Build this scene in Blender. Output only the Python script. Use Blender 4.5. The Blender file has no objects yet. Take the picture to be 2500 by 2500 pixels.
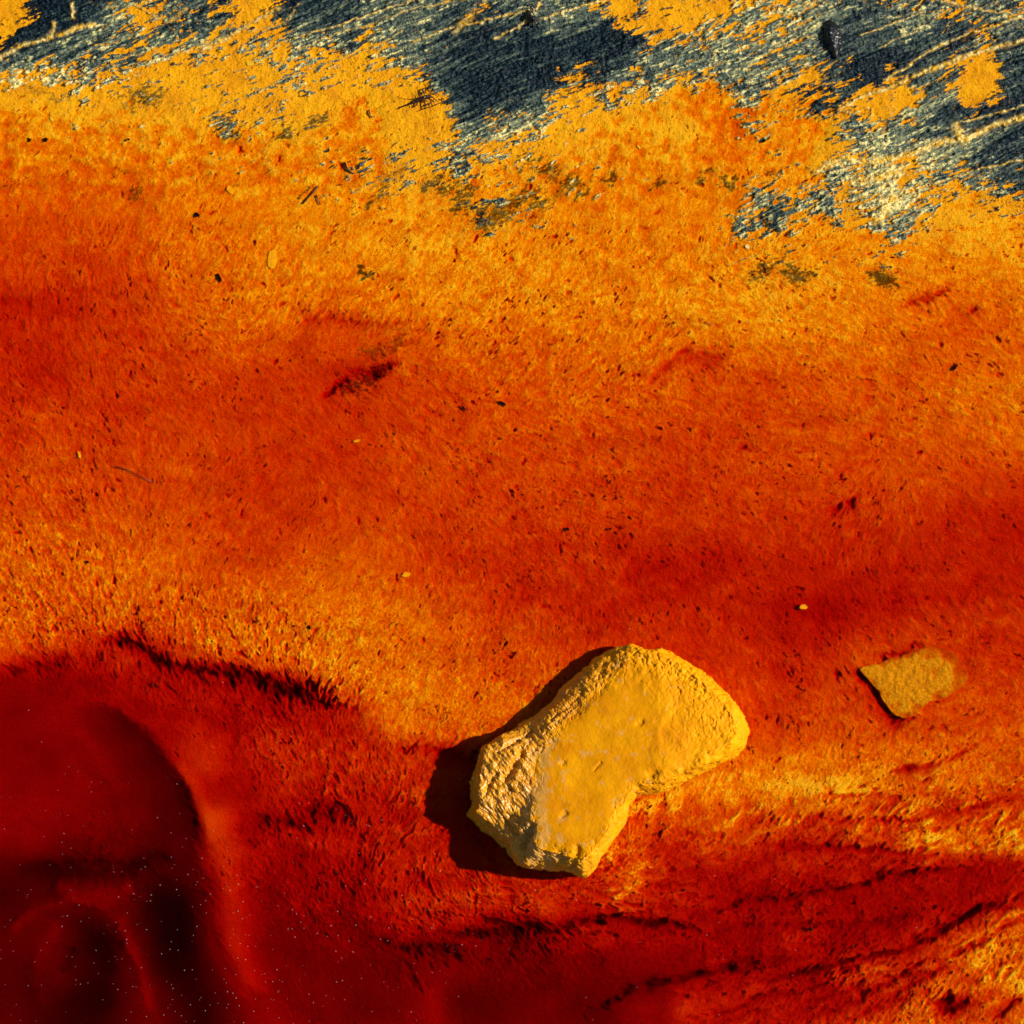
import bpy, bmesh, math, random
import numpy as np
from mathutils import Vector

# ------------------------------------------------------------------ camera, world, sun, exposure
S = 1932.0                      # photo units across the 1 m wide frame
H = 2.2                         # camera height above the water
SUN_EL, SUN_AZ = 37.0, 10.0     # degrees; azimuth counter-clockwise from +X (photo right)
scene = bpy.context.scene
cam_d = bpy.data.cameras.new("camera"); cam = bpy.data.objects.new("camera", cam_d)
scene.collection.objects.link(cam); scene.camera = cam
cam.location = (0, 0, H); cam.rotation_euler = (0, 0, 0)
cam_d.sensor_width = 36; cam_d.lens = 36 * H / 1.0
cam_d.clip_start = 0.05; cam_d.clip_end = 200

world = bpy.data.worlds.new("World"); scene.world = world; world.use_nodes = True
wn = world.node_tree; bg = wn.nodes["Background"]
sky = wn.nodes.new("ShaderNodeTexSky"); sky.sky_type = 'NISHITA'; sky.sun_disc = False
sky.sun_elevation = math.radians(SUN_EL); sky.sun_rotation = math.radians(90 - SUN_AZ)
wn.links.new(sky.outputs[0], bg.inputs[0]); bg.inputs[1].default_value = 0.05

sun_d = bpy.data.lights.new("sun", 'SUN'); sun = bpy.data.objects.new("sun", sun_d)
scene.collection.objects.link(sun); sun_d.energy = 5.0; sun_d.angle = math.radians(0.5)
sun_d.color = (1.0, 0.95, 0.86)
_e, _a = math.radians(SUN_EL), math.radians(SUN_AZ)
LD = Vector((math.cos(_e) * math.cos(_a), math.cos(_e) * math.sin(_a), math.sin(_e)))
sun.rotation_euler = LD.to_track_quat('Z', 'Y').to_euler(); sun.location = LD * 5
vs = scene.view_settings
vs.view_transform = 'Standard'; vs.look = 'None'; vs.gamma = 1; vs.exposure = 0.34
scene.cycles.max_bounces = 8; scene.cycles.transparent_max_bounces = 12
scene.cycles.diffuse_bounces = 2; scene.cycles.glossy_bounces = 2
scene.cycles.sample_clamp_indirect = 4

# ------------------------------------------------------------------ helpers
rng = np.random.RandomState(7)
random.seed(5)
def W(x, y, z=0.0):             # photo units -> metres at height z
    k = 1 - z / H
    return ((x - S / 2) / S * k, (S / 2 - y) / S * k, z)
def P2(X, Y):                   # metres -> photo units
    return X * S + S / 2, S / 2 - Y * S
def smooth(a, b, x):
    t = np.clip((x - a) / (b - a), 0, 1); return t * t * (3 - 2 * t)
def gnoise(x, y, seed=0):
    r = np.random.RandomState(seed); perm = r.permutation(4096).astype(np.int32); ang = r.rand(4096) * 6.2831853
    gx, gy = np.cos(ang).astype(np.float32), np.sin(ang).astype(np.float32)
    x = np.asarray(x, np.float32); y = np.asarray(y, np.float32); xi = np.floor(x).astype(np.int32); yi = np.floor(y).astype(np.int32)
    xf = (x - xi).astype(np.float32); yf = (y - yi).astype(np.float32)
    u = xf * xf * xf * (xf * (xf * 6 - 15) + 10); v = yf * yf * yf * (yf * (yf * 6 - 15) + 10)
    def g(dx, dy):
        h = perm[(perm[(xi + dx) & 4095] + yi + dy) & 4095]
        return gx[h] * (xf - dx) + gy[h] * (yf - dy)
    a = g(0, 0) * (1 - u) + g(1, 0) * u; b = g(0, 1) * (1 - u) + g(1, 1) * u
    return (a * (1 - v) + b * v) * 1.5
def fbm(x, y, octs=4, seed=0, gain=0.5):
    s = 0; a = 1; f = 1
    for o in range(octs):
        s = s + a * gnoise(x * f + 17.3 * o, y * f - 9.1 * o, seed + o * 31); a *= gain; f *= 2.03
    return s
def gnoise3(x, y, z, seed=0):
    r = np.random.RandomState(seed); perm = r.permutation(4096); G = r.randn(4096, 3); G /= np.linalg.norm(G, axis=1)[:, None]
    xi, yi, zi = (np.floor(q).astype(np.int64) for q in (x, y, z)); xf, yf, zf = x - xi, y - yi, z - zi
    u, v, w = (q * q * (3 - 2 * q) for q in (xf, yf, zf)); out = 0
    for dx in (0, 1):
        for dy in (0, 1):
            for dz in (0, 1):
                h = perm[(perm[(perm[(xi + dx) & 4095] + yi + dy) & 4095] + zi + dz) & 4095]
                g = G[h]; d = g[..., 0] * (xf - dx) + g[..., 1] * (yf - dy) + g[..., 2] * (zf - dz)
                out = out + d * (u if dx else 1 - u) * (v if dy else 1 - v) * (w if dz else 1 - w)
    return out * 1.6
def fbm3(x, y, z, octs=4, seed=0, gain=0.5):
    s = 0; a = 1; f = 1
    for o in range(octs):
        s = s + a * gnoise3(x * f, y * f, z * f, seed + o * 13); a *= gain; f *= 2.03
    return s

GC = 8.0                        # coarse grid step in photo units
CG = np.arange(-40, S + 41, GC)
CX, CY = np.meshgrid(CG, CG)
def rbf(pts, c=22.0, lam=0.5):
    p = np.array(pts, float); xy = p[:, :2]; v = p[:, 2:]
    def K(a, b):
        return -np.sqrt(((a[:, None] - b[None]) ** 2).sum(-1) + c * c)
    n = len(p); A = np.zeros((n + 1, n + 1)); A[:n, :n] = K(xy, xy) - lam * np.eye(n); A[:n, n] = 1; A[n, :n] = 1
    sol = np.linalg.solve(A, np.vstack([v, np.zeros((1, v.shape[1]))]))
    q = np.stack([CX.ravel(), CY.ravel()], 1)
    out = np.concatenate([K(ch, xy) @ sol[:n] + sol[n] for ch in np.array_split(q, 12)])
    return out.reshape(CX.shape + (-1,)).astype(np.float32)
def reflect(a):
    a = np.abs(a); m = np.mod(a, 2 * S); return np.where(m > S, 2 * S - m, m)
def samp(F, x, y):              # bilinear look-up of a coarse field, mirrored outside the frame
    gx = (np.clip(reflect(x), 0, S) + 40) / GC; gy = (np.clip(reflect(y), 0, S) + 40) / GC
    ix = np.clip(gx.astype(int), 0, F.shape[1] - 2); iy = np.clip(gy.astype(int), 0, F.shape[0] - 2)
    fx = (gx - ix)[..., None] if F.ndim == 3 else gx - ix; fy = (gy - iy)[..., None] if F.ndim == 3 else gy - iy
    r = (F[iy, ix] * (1 - fx) + F[iy, ix + 1] * fx) * (1 - fy) + (F[iy + 1, ix] * (1 - fx) + F[iy + 1, ix + 1] * fx) * fy
    return r

# ------------------------------------------------------------------ how deep the bed lies (tone level 0 = barely covered ... 8 = deep)
rows = {
 240: ".3 .2 .1 0 -.1 -.2 -.4 -.8 -.6 -.3 .1 .4 0 -.6 -.8 -.8 -.8",
 360: "1.4 1.4 1.2 .9 .6 .3 .1 0 .2 .3 .5 .5 .1 -.2 -.3 -.2 0",
 480: "2.5 2.4 1.8 1.2 .7 .3 .2 .2 .3 .4 .6 .4 .1 0 .3 0 0",
 600: "3.5 3.3 2.6 1.8 1.1 1.8 1.3 .6 .7 .7 .6 .3 .2 .4 1.0 1.7 1.2",
 720: "3.3 3.0 2.8 2.5 2.6 3.0 2.5 2 1.8 1.5 1.6 2.3 2.1 1.8 1.6 1.3 1.0",
 840: "2.6 2.5 2.5 2.5 2.8 2.9 2.5 2.3 2.2 2.2 2.3 2.6 2.2 2 1.9 1.8 1.3",
 960: "2.0 2.0 1.9 2.4 3.0 2.6 2.4 2.5 2.5 2.6 2.7 2.8 2.7 2.6 2.7 3.1 3.4",
 1080: "1.3 1.4 1.4 1.8 2.0 1.5 1.8 2.7 3.0 3.3 3.7 3.7 3.6 3.6 3.7 3.7 3.6",
}
TP = []
for y, s in rows.items():
    for i, v in enumerate(s.split()): TP.append((i * 120.75, y, float(v)))
for i in range(17):
    TP += [(i * 120.75, -20, -1.5), (i * 120.75, 120, -1.0)]
TP += [(x, 1170, v) for x, v in ((0, 1.6), (120, 1.7), (240, 1.6), (360, 1.3), (480, 1.2), (600, 1.0), (700, 1.1), (800, 1.5), (900, 2.2), (1000, 2.7), (1100, 3.0),
      (1200, 3.2), (1320, 3.2), (1440, 3.9), (1560, 4.0), (1700, 3.4), (1800, 3.1), (1932, 3.0))]
_t = """0,1228,1.9 100,1215,2.2 200,1175,2.0 300,1188,1.9 400,1222,1.7 500,1258,1.6 600,1286,1.5 680,1310,1.3 760,1366,1.5 860,1388,1.8
0,1280,4.6 100,1268,4.6 200,1238,4.0 300,1256,4.2 400,1288,4.2 500,1322,4.0 600,1350,3.6 660,1366,3.2 720,1420,3.0 800,1440,3.4 850,1445,3.7
700,1240,.9 800,1300,1 760,1200,1.2 880,1290,1.5 850,1350,1.2 930,1340,1.4
0,1350,5.3 120,1340,4.9 200,1300,4.9 60,1450,5.4 180,1450,5.5 170,1320,5.5 230,1370,6.0 290,1430,6.2 330,1500,6.3 352,1560,6.3 368,1640,6.2
250,1310,4.5 300,1345,4.2 350,1400,3.8 385,1450,3.3 412,1540,3.1 428,1600,3.7 436,1650,4.2 440,1700,4.5 445,1780,4.7 460,1850,5.0 415,1480,4.4 445,1560,4.5
430,1380,4.3 500,1400,3.8 560,1430,3.6 470,1470,4.2 520,1530,4.3 600,1500,3.9 700,1480,3.5 620,1570,4.3 700,1550,4.0 780,1550,3.7
550,1640,5.0 640,1650,4.6 740,1640,4.0 820,1670,3.6 900,1660,3.3 880,1710,3.4 1000,1690,3.4 500,1690,5.7 600,1730,5.5 700,1730,5.0 800,1745,4.7 900,1765,5.0
500,1790,5.7 620,1800,6.0 750,1800,6.0 900,1830,6.2 1000,1850,6.4 1100,1830,6.1 560,1880,5.6 480,1932,5.2 540,1850,5.7 650,1900,6.3 740,1900,6.1 808,1870,5.5 812,1932,5.5
850,1890,6.5 900,1910,6.7 1000,1920,6 1130,1930,6.3
60,1600,5.5 0,1580,5.2 150,1570,5.6 250,1560,5.8 0,1640,6.6 80,1648,6.9 160,1640,6.8 240,1640,6.9 300,1650,7.2 330,1720,7.8 270,1720,7.3 330,1790,8
200,1700,6.3 130,1700,6.5 60,1720,6.4 0,1700,7.0 150,1760,7.4 190,1780,7.6 214,1740,6.4 240,1800,6.3 262,1870,6.2 285,1932,6.0 100,1780,6.3 88,1850,6.4 60,1850,6.8 0,1800,6.4 0,1932,6.4 120,1900,7.5
180,1880,7.8 340,1870,7.6 395,1800,6.1 415,1880,6.4 370,1932,7.5 375,1740,6.5 400,1680,5.6 300,1820,7.9
1210,1530,1.7 1240,1500,1.4 1300,1500,1.0 1400,1440,1.3 1450,1480,.6 1550,1480,.7 1380,1510,.9 1300,1540,1.4 1650,1450,.9 1750,1430,1.1 1850,1420,1.3 1932,1420,1.8 1600,1500,1.1 1700,1490,1.5 1800,1500,1.7 1932,1500,1.9
1500,1530,1.0 1600,1545,1.7 1187,1586,1.8 1170,1640,2.0 1130,1668,2.8 1189,1660,1.6 1215,1625,2.2 1300,1590,3.1 1320,1650,4.2 1230,1690,3.7 1100,1700,3.5 1050,1720,3.6
950,1768,5.7 1000,1785,5.6 1150,1765,4.3 1090,1790,4.9 1250,1740,4.4 1380,1740,4.6 1400,1800,4.9 1300,1800,5.1 1200,1820,5.6 1250,1870,5.5 1180,1920,5.5 1350,1862,4.4 1300,1900,4.5 1380,1900,4.1 1430,1880,4.1
1430,1585,3.0 1530,1600,3.4 1650,1590,2.5 1750,1595,2.0 1830,1592,1.9 1924,1600,1.7 1430,1640,4.2 1530,1645,4.5 1650,1640,4.1 1700,1622,3.7 1780,1640,4.3 1850,1645,4.4 1924,1645,4.2
1430,1700,4.7 1550,1710,4.8 1700,1690,4.8 1850,1670,4.6 1450,1780,4.9 1600,1760,4.9 1740,1715,4.6 1840,1690,4.5 1560,1830,4.2 1640,1794,4.0 1710,1800,3.5 1790,1765,3.0 1880,1730,2.4 1932,1745,1.8 1850,1790,1.3 1780,1820,1.6 1850,1870,1.2 1768,1872,1.5 1932,1900,1.2
1534,1872,4.2 1690,1885,2.4 1430,1924,4.6 1612,1924,3.0 1540,1925,3.9 1700,1932,1.9 1850,1932,1.3
780,1500,3.7 850,1450,4.4 870,1520,4.4 830,1600,3.9 880,1650,3.6 1000,1500,3.9 1100,1550,3.5 950,1370,1.5 1050,1290,1.8 1100,1240,2.4 1180,1200,3.0 1300,1235,3.2 1400,1320,2.8 1450,1400,2.3 1200,1400,2.8
1580,1270,2.5 1600,1330,2.3 1640,1380,2.0 1500,1300,3.1 1540,1395,1.7 1480,1430,1.2 1850,1275,2.5 1890,1340,2.1 1860,1380,1.8 1750,1385,2.1 1932,1250,2.9 1690,1200,2.9 1800,1190,2.9 1715,1290,2.4
1320,200,.7 1370,200,.7 1340,240,.8 1550,230,.5 700,240,.3 450,250,.1"""
TP += [tuple(float(q) for q in w.split(',')) for w in _t.split()]  # bed is set deeper left of the big rock, to blacken its cast shadow
T_F = rbf(TP, 20, 0.8)[..., 0]

SP = """20,10,-.6 20,60,-.2 30,90,1 100,40,1 150,10,1 200,40,.6 60,120,.4 0,130,.3 130,130,.2 20,150,.1 0,175,-.5 100,190,-.7 200,170,-.5 180,150,.1 250,140,0 320,120,-.4 300,70,.4 300,20,.1 280,30,-.4 380,40,.5 420,60,.2 450,15,-.2 430,110,-.3 370,150,-.5
500,10,-.5 540,30,.5 600,50,.8 700,40,.9 800,30,.9 900,20,.2 950,40,.8 560,90,.3 480,110,-.3 500,140,-.4 560,140,.1 600,130,-.1 650,110,-.4 680,80,.2 700,70,0 730,120,.1 780,110,.5 850,120,.9 900,90,.9 950,120,.9 620,190,-.6 700,160,-.4 740,150,-.3 790,150,-.1 760,190,-.7 820,200,-.6 860,180,.9 900,180,1 855,250,.1 870,290,.3 900,240,.6 940,210,.3 930,150,.8 760,260,-.7 700,260,-.8 640,250,-.8 640,320,-.4 750,320,-.1 880,340,-.25 940,320,-.4 820,370,-.8 910,415,-.2 690,300,-.3 560,200,-.4 590,290,-.5
410,250,-.25 480,290,-.6 340,230,-.7 260,260,-.6 100,260,-.8 120,200,-.4 480,200,-.2 540,170,-.1
1000,30,.9 1060,20,.9 1100,60,.9 1080,100,1 1150,60,1 1180,90,.9 1030,130,.9 970,160,.9 1000,190,.6 970,240,.3 1060,140,.4 1100,130,.3 1150,150,.4 1200,130,.4 1250,100,.5 1300,100,.6 1250,60,-.5 1220,50,-.4 1170,20,-.5 1220,10,-.1 1300,20,-.5 1350,30,-.3 1400,20,0 1330,50,0 1420,60,.3 1450,30,.2 1400,110,.5 1380,150,.5 1100,180,-.3 1160,170,-.2 1070,190,-.1 1140,200,.1 1200,170,.1 1250,150,.4 1060,220,-.4 1000,260,.1 1050,240,-.3 1020,290,-.6 1130,220,-.6 1200,220,-.8 1300,190,-.9 1370,190,-.6 1400,230,-.1 1430,240,0 1440,260,0 1350,260,-1 1400,280,-.9 1450,200,-.3 1440,170,.3
1000,400,-.3 960,440,-.6 1050,360,-.7 1100,350,-.4 1200,320,-.8 950,390,-.2 1000,330,-.5
1500,30,.2 1480,60,.1 1560,60,.8 1620,20,.6 1620,60,.9 1700,30,.4 1780,30,.1 1850,20,.5 1900,20,.3 1920,60,.5 1860,50,.2 1700,80,.9 1760,60,.7 1620,110,.5 1560,130,0 1530,140,-.3 1500,110,.4 1470,140,.2 1600,150,.4 1650,160,.0 1650,170,-.5 1700,150,.3 1730,90,.9 1800,100,.7 1780,130,.3 1840,130,-.8 1860,160,-.9 1840,180,-.7 1900,120,.8 1920,160,.9 1750,180,.5 1720,190,-.6 1600,170,.2 1540,190,.2 1480,230,-.7 1550,230,-.6 1590,220,.1 1620,240,.3 1640,240,0 1560,280,-.5 1500,290,-.8 1590,290,.0 1620,270,.4 1680,240,.5 1750,210,.9 1850,220,.8 1920,240,.9 1700,280,.6 1650,310,.4 1720,310,-.3 1800,270,.8 1850,300,.7 1920,300,.8 1780,330,.2 1860,330,.4 1850,360,.0 1910,370,.1 1800,370,-.3 1750,350,.1 1680,380,.5 1650,350,.4 1620,330,.1 1560,330,0 1500,350,-.4 1480,390,.5 1440,410,.3 1400,430,.25 1380,400,-.4 1470,420,.4 1550,380,.4 1600,370,.2 1530,415,-.3 1580,425,-.4 1640,410,.1 1700,420,.3 1690,458,.1 1730,440,-.3 1620,450,-.9 1720,490,-.9 1800,440,-.7 1900,440,-.9 1450,465,-.9 1350,480,-.9
1410,520,-.45 1480,520,-.35 1500,530,-.4 1670,530,-.4 0,300,-1 250,400,-1.2 500,400,-1.2 750,480,-1.2 1000,520,-1.2 1200,480,-1.2 1300,600,-1.3 1550,580,-1.2 1800,560,-1.2 1932,520,-1.1 0,600,-1.5 600,600,-1.5 1000,700,-1.5 1932,700,-1.5"""
SP = [tuple(float(q) for q in w.split(',')) for w in SP.split()]
SP += [(x, -25, v) for x, v in ((0, -.3), (200, .6), (400, .3), (600, .6), (800, .8), (1000, .8), (1200, -.2), (1400, .1), (1600, .5), (1800, .3), (1932, .4))]
SP += [(x, y, -2.0) for x in range(0, 2000, 240) for y in (1000, 1400, 1932)]
S_F = rbf(SP, 8, 0.4)[..., 0]
DK = """60,70,1 20,92,1 120,25,1 220,60,.2 330,80,.3 400,55,.4 560,30,.7 600,10,.8 720,50,.1 800,40,0 900,60,.7 870,50,.8 830,110,.7 960,160,1 1040,130,1 1100,100,1 1160,80,1 1180,50,.7 880,180,1 930,185,1 860,150,.6 1010,60,.6 1060,40,.1 1200,140,.1 1300,110,0 1400,120,0 950,250,0 880,280,0 1660,90,.9 1720,105,.9 1700,60,.1 1620,40,.6 1600,55,.6 1800,80,.6 1750,65,.2 1560,40,.1 1540,205,.9 1600,200,.7 1650,190,.7 1760,150,.6 1780,205,.5 1900,130,.6 1900,215,.9 1850,220,.7 1932,260,.6 1700,215,0 1720,240,.1 1650,270,-.2 1650,330,-.3 1500,390,-.2 1700,380,-.4 1880,300,.4 1800,300,.2 1932,300,.7 100,130,-.2 30,130,-.3 200,120,.1 280,110,.0 560,110,.1 480,50,.7 700,120,0 1480,120,.1 1450,50,.1 1230,190,-.2 1050,230,-.2 600,200,.2 1500,520,.8 1670,530,.9 900,400,.7 700,320,.5 800,600,.5 1932,500,.5 0,400,.5"""
DK = [tuple(float(q) for q in w.split(',')) for w in DK.split()]
D_F = rbf(DK, 14, 0.5)[..., 0]

AN = """100,100,20 600,60,22 1100,60,22 1700,60,24 1900,250,20 1300,250,75 300,300,60 80,300,50 100,450,65 500,450,60 750,480,45 360,600,-35 450,540,55 250,650,-60 200,900,-60 60,800,-50 350,1000,50 100,1100,-65 300,1180,-75 150,1220,-70 500,1250,-70 650,1280,60 600,1200,65 800,1350,50 950,1300,60 726,788,-40 978,932,-25 1122,968,-25 1230,1076,-55 978,626,50 834,1004,-60 654,1130,45 1344,608,-25 1848,644,-30 1524,896,-10 1596,950,60 1848,932,-35 1344,1076,-35 1600,700,-30 1250,650,50 1250,800,-30 1480,1500,65 1650,1500,40 1800,1450,40 1600,1720,20 1600,1850,40 1750,1800,38 1900,1720,30 1850,1850,60 1250,1720,10 1100,1700,0 1000,1780,-50 950,1720,-30 850,1700,-50 750,1600,60 600,1500,-70 560,1420,-65 700,1450,-75 600,1650,-60 1300,1600,20 1380,1480,70 1150,1600,60 1700,1200,-40 1500,1250,-50 1500,350,60 1100,450,55 400,350,60 250,1350,-50 200,1600,10"""
AN = [tuple(float(q) for q in w.split(',')) for w in AN.split()]
ang2 = rbf([(x, y, math.cos(2 * math.radians(a)), math.sin(2 * math.radians(a))) for x, y, a in AN], 30, 1.0)
AM = """100,300,.9 600,300,.8 1100,300,.9 1700,400,.8 300,600,1.0 900,600,1.0 1500,600,1.0 300,800,.9 900,850,1.0 1500,850,1.0 1000,1000,1.2 300,1100,.9 600,1120,.8 300,1220,2.0 500,1270,2.2 620,1310,2.2 100,1230,1.7 700,1360,1.0 600,1420,1.7 500,1440,1.5 430,1360,1.2 700,1480,1.8 800,1560,1.6 600,1560,2.0 650,1680,2.4 800,1720,2.3 930,1760,2.4 1050,1800,2.2 900,1680,1.6 1200,1700,1.5 1400,1720,1.4 1600,1720,1.7 1300,1600,1.2 1500,1550,1.2 1700,1550,1.2 1600,1850,1.8 1750,1780,1.5 1850,1870,1.2 1450,1480,1.0 1300,1500,.7 1500,1200,1.0 1800,1200,1.0 1750,1100,.9 200,1380,.12 100,1450,.1 60,1320,.25 300,1480,.12 412,1540,.18 440,1750,.1 250,1560,.7 150,1620,1.2 250,1610,1.2 300,1560,.4 60,1560,.1 100,1700,.25 300,1750,.15 200,1860,.2 500,1800,.3 650,1840,.35 850,1870,.3 1000,1900,.35 1100,1870,.5 480,1640,1.4 1200,1860,.7 1400,1880,1.3 1932,1600,1.2 1932,1300,1.0"""
AM = [tuple(float(q) for q in w.split(',')) for w in AM.split()]
A_F = rbf(AM, 20, 1.0)[..., 0]

# ------------------------------------------------------------------ riverbed mesh: dense middle, coarse outer ring
NG = 1720; HALF = 0.68
mid = np.linspace(-HALF, HALF, NG); st = mid[1] - mid[0]
NO = 70
grow = np.cumsum(np.minimum(st * 1.07 ** np.arange(1, NO + 1), 0.12)); grow = np.concatenate([grow, grow[-1] + np.array([.6, 1.6])]); NO = len(grow)
ax = np.concatenate([-HALF - grow[::-1], mid, HALF + grow])
XX, YY = np.meshgrid(ax, ax)                       # metres
PX, PY = P2(XX, YY)
PX = PX.astype(np.float32); PY = PY.astype(np.float32)
M = len(ax)

w1 = fbm(PX / 90, PY / 90, 4, 11); w2 = fbm(PX / 90, PY / 90, 4, 77)
# local folds of the warp are stronger where the mat is ragged
amp = np.clip(samp(A_F, PX, PY), 0.03, 3)
ww = 9 * np.clip(amp, .35, 1.6)
a2 = samp(ang2, PX, PY)
th = 0.5 * np.arctan2(a2[..., 1], a2[..., 0]) + 0.45 * gnoise(PX / 55, PY / 55, 21) + 0.35 * gnoise(PX / 20, PY / 20, 22)
dx, dy = np.cos(th).astype(np.float32), np.sin(th).astype(np.float32)
def box(a, n=1):
    for _ in range(n):
        a = (a + np.roll(a, 1, 0) + np.roll(a, -1, 0)) / 3; a = (a + np.roll(a, 1, 1) + np.roll(a, -1, 1)) / 3
    return a
II, JJ = np.meshgrid(np.arange(M, dtype=np.float32), np.arange(M, dtype=np.float32))
def lic(N, L, step=1.0):
    out = np.zeros_like(N); wsum = 0
    for k in range(-L, L + 1):
        w = math.cos(k / (L + 1) * math.pi / 2)
        a = np.rint(II + dx * k * step).astype(np.int32) % M; b = np.rint(JJ + dy * k * step).astype(np.int32) % M
        out += w * N[b, a]; wsum += w
    return out
def norm(a): return (a - a.mean()) / a.std()
n6 = norm(lic(box(rng.randn(M, M).astype(np.float32), 3), 6, 1.3))
fur = np.clip(amp, 0, 2.2) * 3.4 * n6                  # the mat's fringes follow its grain
WX, WY = PX + ww * w1 + fur * dx, PY + ww * w2 - fur * dy
t = samp(T_F, WX, WY)
t = t + np.clip(amp, .1, 1.2) * (.45 + .55 * smooth(.8, 2.4, t)) * (0.42 * fbm(PX / 150, PY / 100, 5, 5, .6) + 0.16 * fbm(PX / 26, PY / 20, 3, 6, .6))
n2 = norm(lic(box(rng.randn(M, M).astype(np.float32), 2), 4))       # longer folds
def line_dist(pts, wob=6):
    n = len(pts) - 1
    x0 = min(p[0] for p in pts) - 90; x1 = max(p[0] for p in pts) + 90; y0 = min(p[1] for p in pts) - 90; y1 = max(p[1] for p in pts) + 90
    i0, i1 = np.searchsorted(ax, [(x0 - S / 2) / S, (x1 - S / 2) / S]); j0, j1 = np.searchsorted(ax, [(S / 2 - y1) / S, (S / 2 - y0) / S])
    sl = (slice(j0, j1), slice(i0, i1)); a_, b_ = PX[sl], PY[sl]
    fu = n6[sl] * .75 * wob
    x = a_ + fu * dx[sl] + wob * w1[sl] * 1.2 + 2.5 * gnoise(a_ / 14, b_ / 14, 91); y = b_ - fu * dy[sl] + wob * w2[sl] * 1.2 + 2.5 * gnoise(a_ / 14, b_ / 14, 92)
    dd = np.full(x.shape, 1e9, np.float32); ss = np.zeros(x.shape, np.float32); uu = np.zeros(x.shape, np.float32)
    for k in range(n):
        (ax_, ay), (bx, by) = pts[k], pts[k + 1]; ex, ey = bx - ax_, by - ay; L2 = ex * ex + ey * ey
        s = np.clip(((x - ax_) * ex + (y - ay) * ey) / L2, 0, 1); qx, qy = x - ax_ - s * ex, y - ay - s * ey
        r = np.sqrt(qx * qx + qy * qy); m = r < dd
        dd[m] = r[m]; ss[m] = np.sign(ex * qy - ey * qx)[m] * r[m]; uu[m] = ((k + s) / n)[m]
    return sl, dd, ss, uu
# soft drifts and channels: (line, half-width, change of level)
for pts, wd, dt in [
 ([(100, 1308), (200, 1325), (270, 1365), (300, 1401), (340, 1446), (365, 1491), (385, 1541), (400, 1591)], 15, -.75), ([(330, 1440), (365, 1491), (385, 1541), (404, 1600)], 13, -.5),
 ([(385, 1541), (400, 1591), (415, 1641), (425, 1691), (430, 1746), (438, 1796), (455, 1841), (490, 1900)], 34, -.85),
 ([(165, 1316), (220, 1361), (270, 1406), (310, 1456), (340, 1516), (360, 1566), (370, 1631)], 20, .5),
 ([(0, 1652), (50, 1640), (100, 1645), (175, 1647), (240, 1642), (280, 1620), (325, 1616)], 18, .5),
 ([(265, 1700), (300, 1720), (320, 1760), (300, 1790)], 30, .5), ([(90, 1668), (150, 1690), (220, 1690), (250, 1668)], 17, -.9), ([(0, 1770), (60, 1720), (130, 1700), (210, 1715)], 10, -.6),
 ([(212, 1725), (240, 1786), (265, 1851), (282, 1925)], 13, -.7), ([(105, 1740), (75, 1786), (60, 1841), (75, 1916)], 13, -.35), ([(165, 1770), (190, 1800), (200, 1850)], 24, .3), ([(130, 1790), (110, 1840)], 14, .5),
 ([(395, 1746), (413, 1806), (446, 1856), (495, 1901)], 10, .35), ([(811, 1862), (818, 1940)], 18, -.4), ([(770, 1858), (785, 1850)], 14, .8),
 ([(125, 1361), (190, 1441), (225, 1516)], 14, -.3), ([(500, 1850), (560, 1900), (600, 1930)], 20, .4), ([(620, 1700), (680, 1760), (720, 1790)], 16, .4),
 ([(1385, 672), (1330, 690), (1290, 668), (1240, 705), (1215, 745)], 13, .55), ([(560, 612), (620, 600), (700, 612)], 14, .5), ([(1190, 1655), (1225, 1625)], 8, -1.1),
 ([(1400, 1505), (1470, 1490), (1540, 1492), (1620, 1478)], 22, -.45), ([(1260, 1505), (1330, 1500)], 20, -.3), ([(1780, 1850), (1840, 1820), (1900, 1790)], 24, -.4), ([(470, 1395), (560, 1400), (640, 1430)], 26, -.35), ([(850, 1690), (940, 1700), (1040, 1705)], 18, -.4), ([(1470, 1470), (1540, 1480), (1620, 1465), (1700, 1440)], 14, -.35)]:
    sl, d, sdist, u = line_dist(pts, 3)
    t[sl] += dt * np.exp(-(d / wd) ** 2) * smooth(0, .12, u) * smooth(1, .88, u)
K_R = 90.0
LV = np.array([-2, -1, 0, 1, 2, 3, 4, 5, 6, 7, 8, 9.])
DP = np.array([-3.5, -1.6, .12, .55, 1.10, 1.75, 2.9, 4.9, 7.6, 11.2, 16.5, 22]) / 1000
c2, s2 = math.cos(math.radians(24)), math.sin(math.radians(24))
U2 = PX * c2 - PY * s2; V2 = PX * s2 + PY * c2
low = smooth(1400, 1560, PY) * smooth(900, 1200, PX)
fold = gnoise(U2 / 190, V2 / 26, 101) + .6 * gnoise(U2 / 90, V2 / 12, 102)
lowc = smooth(1420, 1520, PY) * smooth(460, 620, PX)
fold2 = gnoise(PX / 75 + .5 * n6, PY / 60, 111) + .6 * gnoise(PX / 34, PY / 30 + .3 * n6, 112)
t = t + low * .40 * fold - lowc * .30 * smooth(3.2, 4.2, t) + lowc * .22 * fold2
depth = np.interp(np.clip(t, -2, 8.3), LV, DP).astype(np.float32)

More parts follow.
